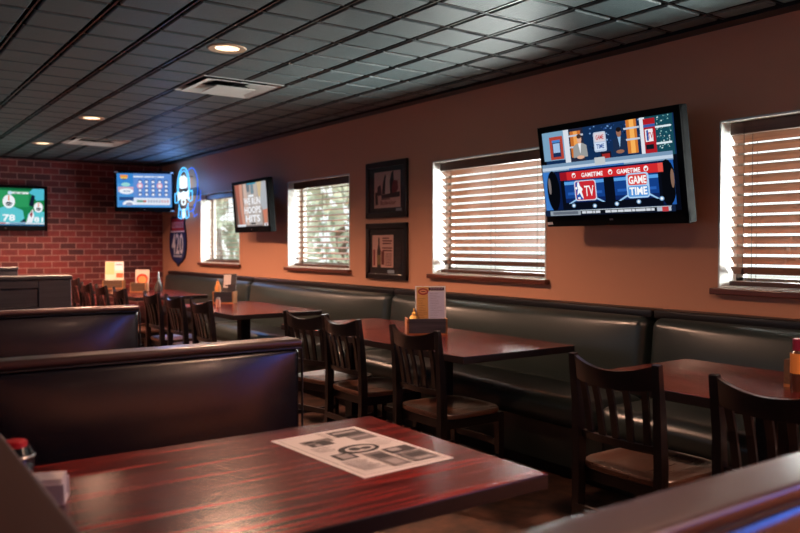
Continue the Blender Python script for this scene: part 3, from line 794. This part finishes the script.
obj('white_tubes', bm, emit((226,244,255), 1.6), t)
bm = B()
tube(bm, arc(.14, .05, .20, .26, -70, 130, y=.08), .007); tube(bm, [(.42, .08, 0), (.42, .08, -.12), (.33, .08, -.13)], .007); tube(bm, arc(.12, -.15, .14, .11, 200, 350, y=.08), .007)
tube(bm, [(.18, .08, -.22), (.22, .08, -.33), (.32, .08, -.30)], .007)
obj('rear_tubes', bm, emit((40,110,255), 1.3), t)
bm = B()
for x, z in ((-.1, .2), (.12, .2), (-.12, -.2), (.12, -.2)): tube(bm, [(x, .005, z), (x, .125, z)], .006)
box(bm, (-.2, .10, -.05), (.3, .128, .05), .005); obj('standoff_frame', bm, M_dark, t)
# route shield sign
t = thing('shield_sign', 'red and navy metal route shield sign numbered 420 under the neon', 'sign', (W-.012, 10.575, 1.36), R(-90))
def shield(s):
    pts = []
    half = [(0, .335), (.10, .315), (.20, .335), (.26, .30), (.255, .22), (.30, .12), (.325, 0), (.315, -.12), (.26, -.22), (.16, -.28), (.06, -.31), (0, -.345)]
    pts = [(x*s, z*s) for x, z in half] + [(-x*s, z*s) for x, z in half[-2:0:-1]]
    return pts
bm = B(); prism(bm, [(a, b) for a, b in shield(1.03)], -.006, .006, 0, Matrix.Rotation(R(90), 4, 'X')); obj('sign_plate', bm, mat('navy_enamel', (20,26,50), .35), t, smooth=False)
p = Pic(rough=.35, step=.0004); p.poly(shield(.97), (30,50,104))
p.poly([(-.245, .135), (.245, .135), (.24, .22), (.245, .285), (.19, .318), (.10, .30), (0, .318), (-.10, .30), (-.19, .318), (-.245, .285), (-.24, .22)], (186,36,58))
p.rect(-.225, .175, .225, .255, (214,170,178)); p.text('SWEETWATER', 0, .215, .42, .055, (186,36,58), .01)
p.rect(-.28, .115, .28, .135, (226,220,226))
p.text('420', 0, -.045, .45, .29, (238,232,234), .02)
for a, b in ((-.16, -.06), (-.05, .04), (.05, .17)): p.rect(a, -.225, b, -.20, (200,196,206))
p.build('sign_face', t, (0, -.0065, 0))

# framed prints
def framed(label, zc, fn):
    t = thing('picture_frame', label, 'picture', (W-.002, 5.485, zc), R(-90), group='framed beer prints')
    w, h, f = .61, .478, .048
    bm = B()
    for a, b, c, d in ((-w/2, -w/2+f, -h/2, h/2), (w/2-f, w/2, -h/2, h/2), (-w/2, w/2, h/2-f, h/2), (-w/2, w/2, -h/2, -h/2+f)):
        box(bm, (a, -.028, c), (b, 0, d), .006, 2)
    obj('frame', bm, M_frame, t)
    p = Pic(rough=.5, step=.0003); fn(p, w-2*f, h-2*f); p.build('print', t, (0, -.012, 0))
    bm = B(); box(bm, (-w/2+f-.002, -.011, -h/2+f-.002), (w/2-f+.002, -.004, h/2-f+.002)); obj('backing_board', bm, M_dark, t)
    bm = B(); box(bm, (-w/2+f-.002, -.0225, -h/2+f-.002), (w/2-f+.002, -.021, h/2-f+.002)); obj('glass', bm, M_glass, t)
def print_top(p, w, h):
    p.rect(-w/2, -h/2, w/2, h/2, (26,26,34))
    x0, x1, z0, z1 = -.36*w, .40*w, -.40*h, .40*h
    p.rect(x0, z0, x1, z1, (236,176,162))
    a = lambda u, v: (x0+(x1-x0)*u, z1-(z1-z0)*v)
    for pts, c in (([(.3,.62),(.34,.3),(.42,.08),(.46,.12),(.42,.62)], (54,32,34)), ([(.56,.7),(.6,.3),(.66,.05),(.74,.0),(.76,.3),(.72,.68)], (44,30,36)),
                   ([(.42,.66),(.44,.2),(.52,.1),(.6,.2),(.62,.66)], (244,200,184)), ([(.68,.45),(.74,.26),(.9,.28),(.92,.5),(.8,.66),(.7,.6)], (140,50,56)), ([(.12,.58),(.14,.4),(.26,.36),(.3,.64),(.16,.66)], (84,48,52)), ([(.04,.56),(.14,.56),(.16,.9),(.05,.92)], (84,46,44)), ([(.28,.64),(.98,.58),(.98,.72),(.3,.74)], (64,40,44))):
        p.poly([a(*q) for q in pts], c)
    cx, cz = a(.55, .86); p.text('Budweiser', cx, cz, .58*(x1-x0), .12*(z1-z0), (150,40,44), .01)
    cx, cz = a(.45, .76); p.rect(cx-.13*w, cz-.004, cx+.13*w, cz+.004, (110,60,56))
    p.rect(.28*w, -.48*h, .44*w, -.42*h, (150,150,156))
def print_low(p, w, h):
    p.rect(-w/2, -h/2, w/2, h/2, (22,18,22))
    x0, x1, z0, z1 = -.42*w, .20*w, -.36*h, .36*h
    p.rect(x0, z0, x1, z1, (232,172,158))
    a = lambda u, v: (x0+(x1-x0)*u, z1-(z1-z0)*v)
    def bottle(u, s, c):
        p.poly([a(u-.09*s, 1), a(u-.09*s, .5), a(u-.035*s, .3), a(u-.035*s, .08), a(u+.035*s, .08), a(u+.035*s, .3), a(u+.09*s, .5), a(u+.09*s, 1)], c)
    bottle(.32, 1, (62,40,30)); q = a(.23, .92); q2 = a(.41, .62); p.rect(q[0], q[1], q2[0], q2[1], (140,110,70))
    q = a(.05, .95); q2 = a(.14, .45); p.rect(q[0], q[1], q2[0], q2[1], (150,40,44)); q = a(.44, .92); q2 = a(.58, .5); p.rect(q[0], q[1], q2[0], q2[1], (120,50,44))
    for v, x in ((.08, .8), (.16, .95), (.24, .9), (.38, .95), (.46, .95)): q = a(.5, v+.04); q2 = a(x, v); p.rect(q[0], q[1], q2[0], q2[1], (110,50,50))
    for k in range(9): q = a(.64, .56+k*.045+.02); q2 = a(.94, .56+k*.045); p.rect(q[0], q[1], q2[0], q2[1], (140,84,80))
    p.ell(.33*w, -.2*h, .07*w, .09*h, (84,60,62)); p.rect(.24*w, -.48*h, .05*w, -.41*h, (170,176,190)); p.rect(.27*w, -.34*h, .42*w, .1*h, (40,32,36))
framed('upper of two stacked black picture frames, a pink beer print with horses', 1.767, print_top)
framed('lower of two stacked black picture frames, a beer advert with a bottle', 1.247, print_low)

# ------------------------------------------------------------------ table-top things
def card(name, label, loc, rz, lean, w, h, fn, group=None, cat='menu'):
    t = thing(name, label, cat, loc, rz, lean, group)
    bm = B(); box(bm, (-w/2, 0, 0), (w/2, .0025, h)); obj('sheet', bm, M_paper, t, smooth=False)
    p = Pic(rough=.35, step=.0002); fn(p, w, h); p.build('printed_face', t, (0, -.0004, 0))
    return t
def caddy(label, loc, rz, L=.25, D=.13, H=.10, face=M_caddyd, end=None):
    end = end or M_caddy  # end boards default to orange oak: light on the end put into colour
    t = thing('table_caddy', label, 'caddy', loc, rz, group='wooden table caddies')
    bm = B(); box(bm, (-L/2, -D/2, 0), (L/2, D/2, .012)); obj('base', bm, M_caddy, t, smooth=False)
    for nm, lo, hi, m in (('side_board', (-L/2+.012, -D/2, .012), (L/2-.012, -D/2+.012, H), face), ('side_board', (-L/2+.012, D/2-.012, .012), (L/2-.012, D/2, H), face),
                       ('end_board', (-L/2, -D/2, .012), (-L/2+.012, D/2, H), end), ('end_board', (L/2-.012, -D/2, .012), (L/2, D/2, H), end)):
        bm = B(); box(bm, lo, hi, .001, 1); obj(nm, bm, m, t, smooth=False)
    return t
def loc_in(t0, rz, x, y, z):
    v = Euler((0, 0, rz)).to_matrix() @ Vector((x, y, z)); return tuple(Vector(t0)+v)
def bottle(name, label, loc, prof, body, cap_prof, capm, labelband=None, cat='bottle'):
    t = thing(name, label, cat, loc)
    bm = B(); lathe(bm, prof, 24); bd = obj('body', bm, body, t)
    bm = B(); lathe(bm, cap_prof, 20); obj('cap', bm, capm, t)
    if labelband:
        z0, z1, r, m = labelband
        bm = B(); lathe(bm, [(r, z0), (r, z1)], 24); obj('paper_label', bm, m, bd)
    return t
M_must = mat('mustard_plastic', (232,180,92), .4); M_red = mat('ketchup_red', (150,20,34), .35); M_orange = mat('orange_label', (206,130,60), .5)
M_wine = mat('red_cap', (120,22,48), .35)
# caddy with menu and mustard on the long table
rz = R(-29.4); c = (2.925, 3.86, .75)
caddy('grey-fronted wooden caddy with its lit end coloured orange, holding the standing menu', c, rz)
def menu_face(p, w, h):
    X = lambda u: (u-.5)*w
    Z = lambda v: (1-v)*h
    rc = lambda a, b, c_, d, k: p.rect(X(a), Z(d), X(c_), Z(b), k)
    rc(.0, .0, 1, 1, (226,224,226)); rc(.04, .02, .46, .99, (206,156,92)); rc(.42, .12, .95, .99, (196,198,222)); rc(.44, .03, .95, .10, (60,34,48))
    p.ell(X(.26), Z(.12), .17*w, .075*h, (150,44,44)); p.ell(X(.26), Z(.12), .12*w, .04*h, (214,150,110)); rc(.18, .11, .34, .13, (96,24,28))
    for k in range(5): rc(.5+k*.085, .05, .56+k*.085, .075, (150,130,150))
    for k in range(22):
        v = .16+k*.037
        rc(.47, v, .47+random.uniform(.2, .42), v+.008, (150,152,178))
        if k > 2: rc(.09, v, .09+random.uniform(.15, .3), v+.009, (150,104,60))
card('menu_card', 'tall white and tan menu standing in the grey caddy', loc_in(c, rz, .03, -.01, .0125), rz, R(-7), .19, .285, menu_face)
bottle('mustard_bottle', 'small yellow mustard bottle beside the standing white menu', loc_in(c, rz, -.075, 0, .0125), [(0, 0), (.026, 0), (.028, .01), (.028, .085), (.022, .10), (.012, .108), (0, .108)], M_must,
       [(.013, .106), (.013, .120), (.006, .126), (.004, .146), (0, .147)], M_must)
# second caddy
rz = R(-40); c = (2.93, 7.02, .75)
caddy('dark wooden caddy on the table below the second window', c, rz, .20, .13, .11, M_panelw)
def small_menu(c1, c2, c3):
    def fn(p, w, h):
        p.rect(-w/2, 0, w/2, h, c1); p.rect(-w*.45, h*.5, w*.1, h*.97, c2); p.rect(-w*.1, h*.2, w*.45, h*.62, c3); p.rect(-w*.3, h*.55, w*.3, h*.6, (60,30,30))
    return fn
card('menu_card', 'dark patterned menu leaning in the far dark caddy', loc_in(c, rz, .03, .01, .0125), rz, R(-14), .13, .27, small_menu((60,52,52), (190,180,176), (40,34,36)))
bottle('mustard_bottle', 'tall orange bottle standing in the far dark caddy', loc_in(c, rz, -.06, -.02, .0125), [(0, 0), (.027, 0), (.029, .01), (.029, .14), (.02, .165), (.013, .17), (0, .17)], M_orange,
       [(.015, .168), (.015, .19), (.006, .197), (.004, .215), (0, .216)], M_orange)
bottle('salt_shaker', 'small pale shaker beside the far dark caddy', (2.70, 6.62, .75), [(0, 0), (.02, 0), (.022, .05), (.016, .07), (0, .07)], mat('shaker_salt', (206,150,130), .4), [(.017, .068), (.016, .082), (0, .088)], M_steel, cat='shaker')
# third caddy by the shield sign, fourth by the brick wall
rz = R(-32); c = (2.81, 9.27, .75)
caddy('small oak caddy on the table below the shield sign', c, rz, .18, .13, .11, M_walnut)
card('menu_card', 'white menu with a red circle in the small oak caddy', loc_in(c, rz, .03, .0, .0125), rz, R(-6), .16, .25, lambda p, w, h: (p.rect(-w/2, 0, w/2, h, (222,200,184)), p.ell(0, h*.55, w*.42, h*.26, (196,62,34)), p.ell(0, h*.52, w*.3, h*.18, (226,150,84)), p.rect(-w*.45, h*.02, w*.45, h*.3, (214,190,160))))
bottle('sauce_bottle', 'clear tapered glass shaker right of the small oak caddy', (2.99, 9.13, .75), [(0, 0), (.045, 0), (.05, .02), (.046, .07), (.02, .13), (.012, .17), (0, .17)], mat('cloudy_glass', (66,60,58), .15, 0, .3), [(.014, .165), (.012, .19), (.004, .24), (0, .245)], M_steel)
rz = R(-28); c = (2.76, 10.15, .75)
caddy('oak caddy on the farthest table against the brick wall', c, rz, .25, .13, .11, M_walnut)
card('menu_card', 'large cream menu standing on the farthest table before the brick wall', loc_in(c, rz, .0, .01, .0125), rz, R(-6), .225, .33, lambda p, w, h: (p.rect(-w/2, 0, w/2, h, (226,210,190)), p.rect(0, h*.66, w*.48, h*.97, (214,222,232)), p.rect(-w*.48, h*.5, 0, h*.97, (222,196,140)), p.rect(w*.1, h*.38, w*.48, h*.56, (206,92,50)), p.rect(0, h*.02, w*.45, h*.34, (214,196,170)), p.rect(w*.05, h*.86, w*.42, h*.9, (120,120,130))))
# caddy and sauce at the right edge
rz = R(0); c = (3.07, 1.50, .75)
caddy('dark oak caddy at the right edge of the photo behind the red-capped bottle', c, rz, .20, .24, .107, M_walnut, M_walnut)
bottle('sauce_bottle', 'orange-labelled sauce bottle with dark red cap at the right edge', (2.914, 1.53, .75), [(0, 0), (.028, 0), (.031, .012), (.031, .14), (.022, .16), (0, .16)], mat('dark_sauce', (70,40,30), .2, 0, .4),
       [(.024, .155), (.024, .195), (.02, .2), (0, .201)], M_wine, (.07, .145, .0318, M_orange))
# placemat on the foreground table
t = thing('paper_placemat', 'black and white printed paper placemat on the foreground table', 'placemat', (1.12, 1.777, .7505), R(3.2))
bm = B(); box(bm, (-.1425, -.223, 0), (.1425, .223, .0008)); obj('sheet', bm, M_paper, t, smooth=False)
p = Pic(rough=.75, step=.00008)
# s across (x), t from far edge down (y): flat picture, rotated to lie down
def q(s0, t0, s1, t1, c): p.rect(-.1425+.285*s0, .223-.446*t1, -.1425+.285*s1, .223-.446*t0, c)
g1, g2, g3 = (66,60,62), (120,112,112), (168,160,160)
q(.045, .03, .955, .97, (150,144,144)); q(.055, .036, .945, .964, (222,216,214))
q(.58, .05, .93, .20, g1); q(.62, .08, .9, .12, g3); q(.60, .15, .75, .18, (30,28,30)); q(.66, .20, .93, .33, g2); q(.68, .23, .9, .26, g3)
q(.16, .16, .50, .24, g2); q(.18, .24, .44, .31, g1); q(.2, .17, .3, .21, (36,34,36)); q(.30, .20, .42, .28, (50,46,48)); q(.24, .26, .3, .30, g3)
p.ell(0, .0, .062, .042, (34,32,34)); p.ell(.004, .0, .046, .028, (206,200,198)); p.ell(-.012, .003, .016, .016, (40,38,40)); p.ell(.02, -.004, .018, .012, (60,56,58))
q(.14, .53, .34, .66, (40,38,40)); q(.18, .55, .31, .64, g3)
q(.40, .62, .60, .93, g2); q(.44, .66, .58, .76, g1); q(.45, .80, .57, .90, g3)
q(.64, .60, .93, .72, g1); q(.68, .62, .80, .68, g3); q(.64, .74, .93, .93, g2); q(.70, .77, .90, .85, g1); q(.7, .87, .88, .91, g3)
for k in range(10): q(.10, .70+k*.022, .10+random.uniform(.16, .26), .707+k*.022, g2)
for k in range(8): q(.46, .06+k*.022, .46+random.uniform(.06, .1), .067+k*.022, g2)
for k in range(5): q(.10, .36+k*.024, .10+random.uniform(.12, .22), .368+k*.024, g2)
for k in range(5): q(.68, .40+k*.03, .68+random.uniform(.12, .22), .408+k*.03, g3)
pf = p.build('printed_face', t, (0, 0, .0011)); pf.rotation_euler = (R(-90), 0, 0)
# items at the wall end of the foreground table
t = thing('ketchup_jar', 'dark glass jar with a red lid half hidden behind the brown ledge', 'jar', (.325, 2.06, .75)); t.scale = (.92, .92, 1.02)
bm = B(); lathe(bm, [(0, 0), (.042, 0), (.047, .012), (.047, .05), (.036, .066), (0, .066)], 28); obj('body', bm, mat('dark_jar_glass', (18,26,28), .08, 0, .6), t)
bm = B(); lathe(bm, [(.030, .064), (.030, .076), (.026, .080), (0, .080)], 28); obj('lid', bm, mat('bright_red_lid', (190,30,40), .35), t)
bm = B(); lathe(bm, [(.0475, .04), (.050, .044), (.0475, .048)], 28); obj('rim', bm, M_steel, t)
t = thing('napkin_holder', 'white paper napkins in a low holder beside the brown ledge', 'napkins', (.345, 1.80, .75), R(-20)); t.scale = (.8, .8, .75)
bm = B(); box(bm, (-.05, -.045, 0), (.05, .045, .008), .002); box(bm, (-.05, -.045, .006), (.05, -.040, .06), .002); box(bm, (-.05, .040, .006), (.05, .045, .06), .002); obj('holder', bm, mat('holder_grey', (190,182,188), .4), t)
bm = B()
for k in range(7): box(bm, (-.045+.002*(k%2), -.036+k*.0105, .008), (.045-.002*(k%3), -.028+k*.0105, .075-.003*(k%2)), .001, 1)
obj('napkin_stack', bm, M_paper, t, smooth=False)

# ------------------------------------------------------------------ light
def light(name, typ, loc, energy, color, rot=(0,0,0), **k):
    d = bpy.data.lights.new(name, typ); d.energy = energy; d.color = color
    for a, b in k.items(): setattr(d, a, b)
    o = bpy.data.objects.new(name, d); col.objects.link(o); o.location = loc; o.rotation_euler = rot; return o
WARM = (1, .57, .38)
for i, (x, y) in enumerate(cans):
    light('downlight_beam', 'SPOT', (x, y, CZ-.03), (420, 680, 600)[i], WARM, spot_size=R(154), spot_blend=.8, shadow_soft_size=.14)
# the same downlights continue over the seats outside the frame
for x, y, e in ((-1.1, 4.3, 70), (-1.1, 7.36, 70), (-1.1, 1.26, 60), (1.82, 1.26, 80), (2.45, -.7, 330), (2.8, -1.8, 160), (1.5, -1.8, 130)):
    light('downlight_beam', 'SPOT', (x, y, CZ-.03), e, WARM, spot_size=R(146), spot_blend=.7, shadow_soft_size=.06)
# added teal fill along the left wall, no source there; cools the shadows
light('teal_fill', 'AREA', (XL+.1, 3.5, 1.45), 26, (.12, .5, .85), (0, R(-90), 0), shape='RECTANGLE', size=1.8, size_y=9)
light('neon_light', 'POINT', (3.50, 10.16, 2.06), 9, (.16, .4, 1), shadow_soft_size=.15)
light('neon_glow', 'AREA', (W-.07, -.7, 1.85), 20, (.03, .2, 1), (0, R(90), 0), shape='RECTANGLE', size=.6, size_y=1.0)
# day outside each window
light('sun', 'SUN', (-6, 5, 12), 4.0, (1, .96, .9), (0, R(-38), R(20)), angle=R(3))
for a, b in WINS:
    light('window_daylight', 'AREA', (W+.75, (a+b)/2, 1.15), 225, (.97, 1, .98), (0, R(90+14), 0), shape='RECTANGLE', size=1.2, size_y=1.3)
w = bpy.data.worlds.new('World'); scene.world = w; w.use_nodes = True
bg = w.node_tree.nodes['Background']; bg.inputs[0].default_value = (.92, .98, 1, 1); bg.inputs[1].default_value = 1.5

# ------------------------------------------------------------------ camera
cam = bpy.data.cameras.new('camera'); co = bpy.data.objects.new('camera', cam); col.objects.link(co)
cam.sensor_width = 36; cam.lens = 785*36/800
co.location = (0, 0, 1.30); co.rotation_euler = (R(90-1.569), 0, R(-35.25))
cam.clip_start = .02
cam.dof.use_dof = True; cam.dof.focus_distance = 3.6; cam.dof.aperture_fstop = 2.8
scene.camera = co
scene.view_settings.view_transform = 'Standard'; scene.view_settings.look = 'None'
scene.view_settings.gamma = 1; scene.view_settings.exposure = 0; scene.view_settings.use_curve_mapping = False
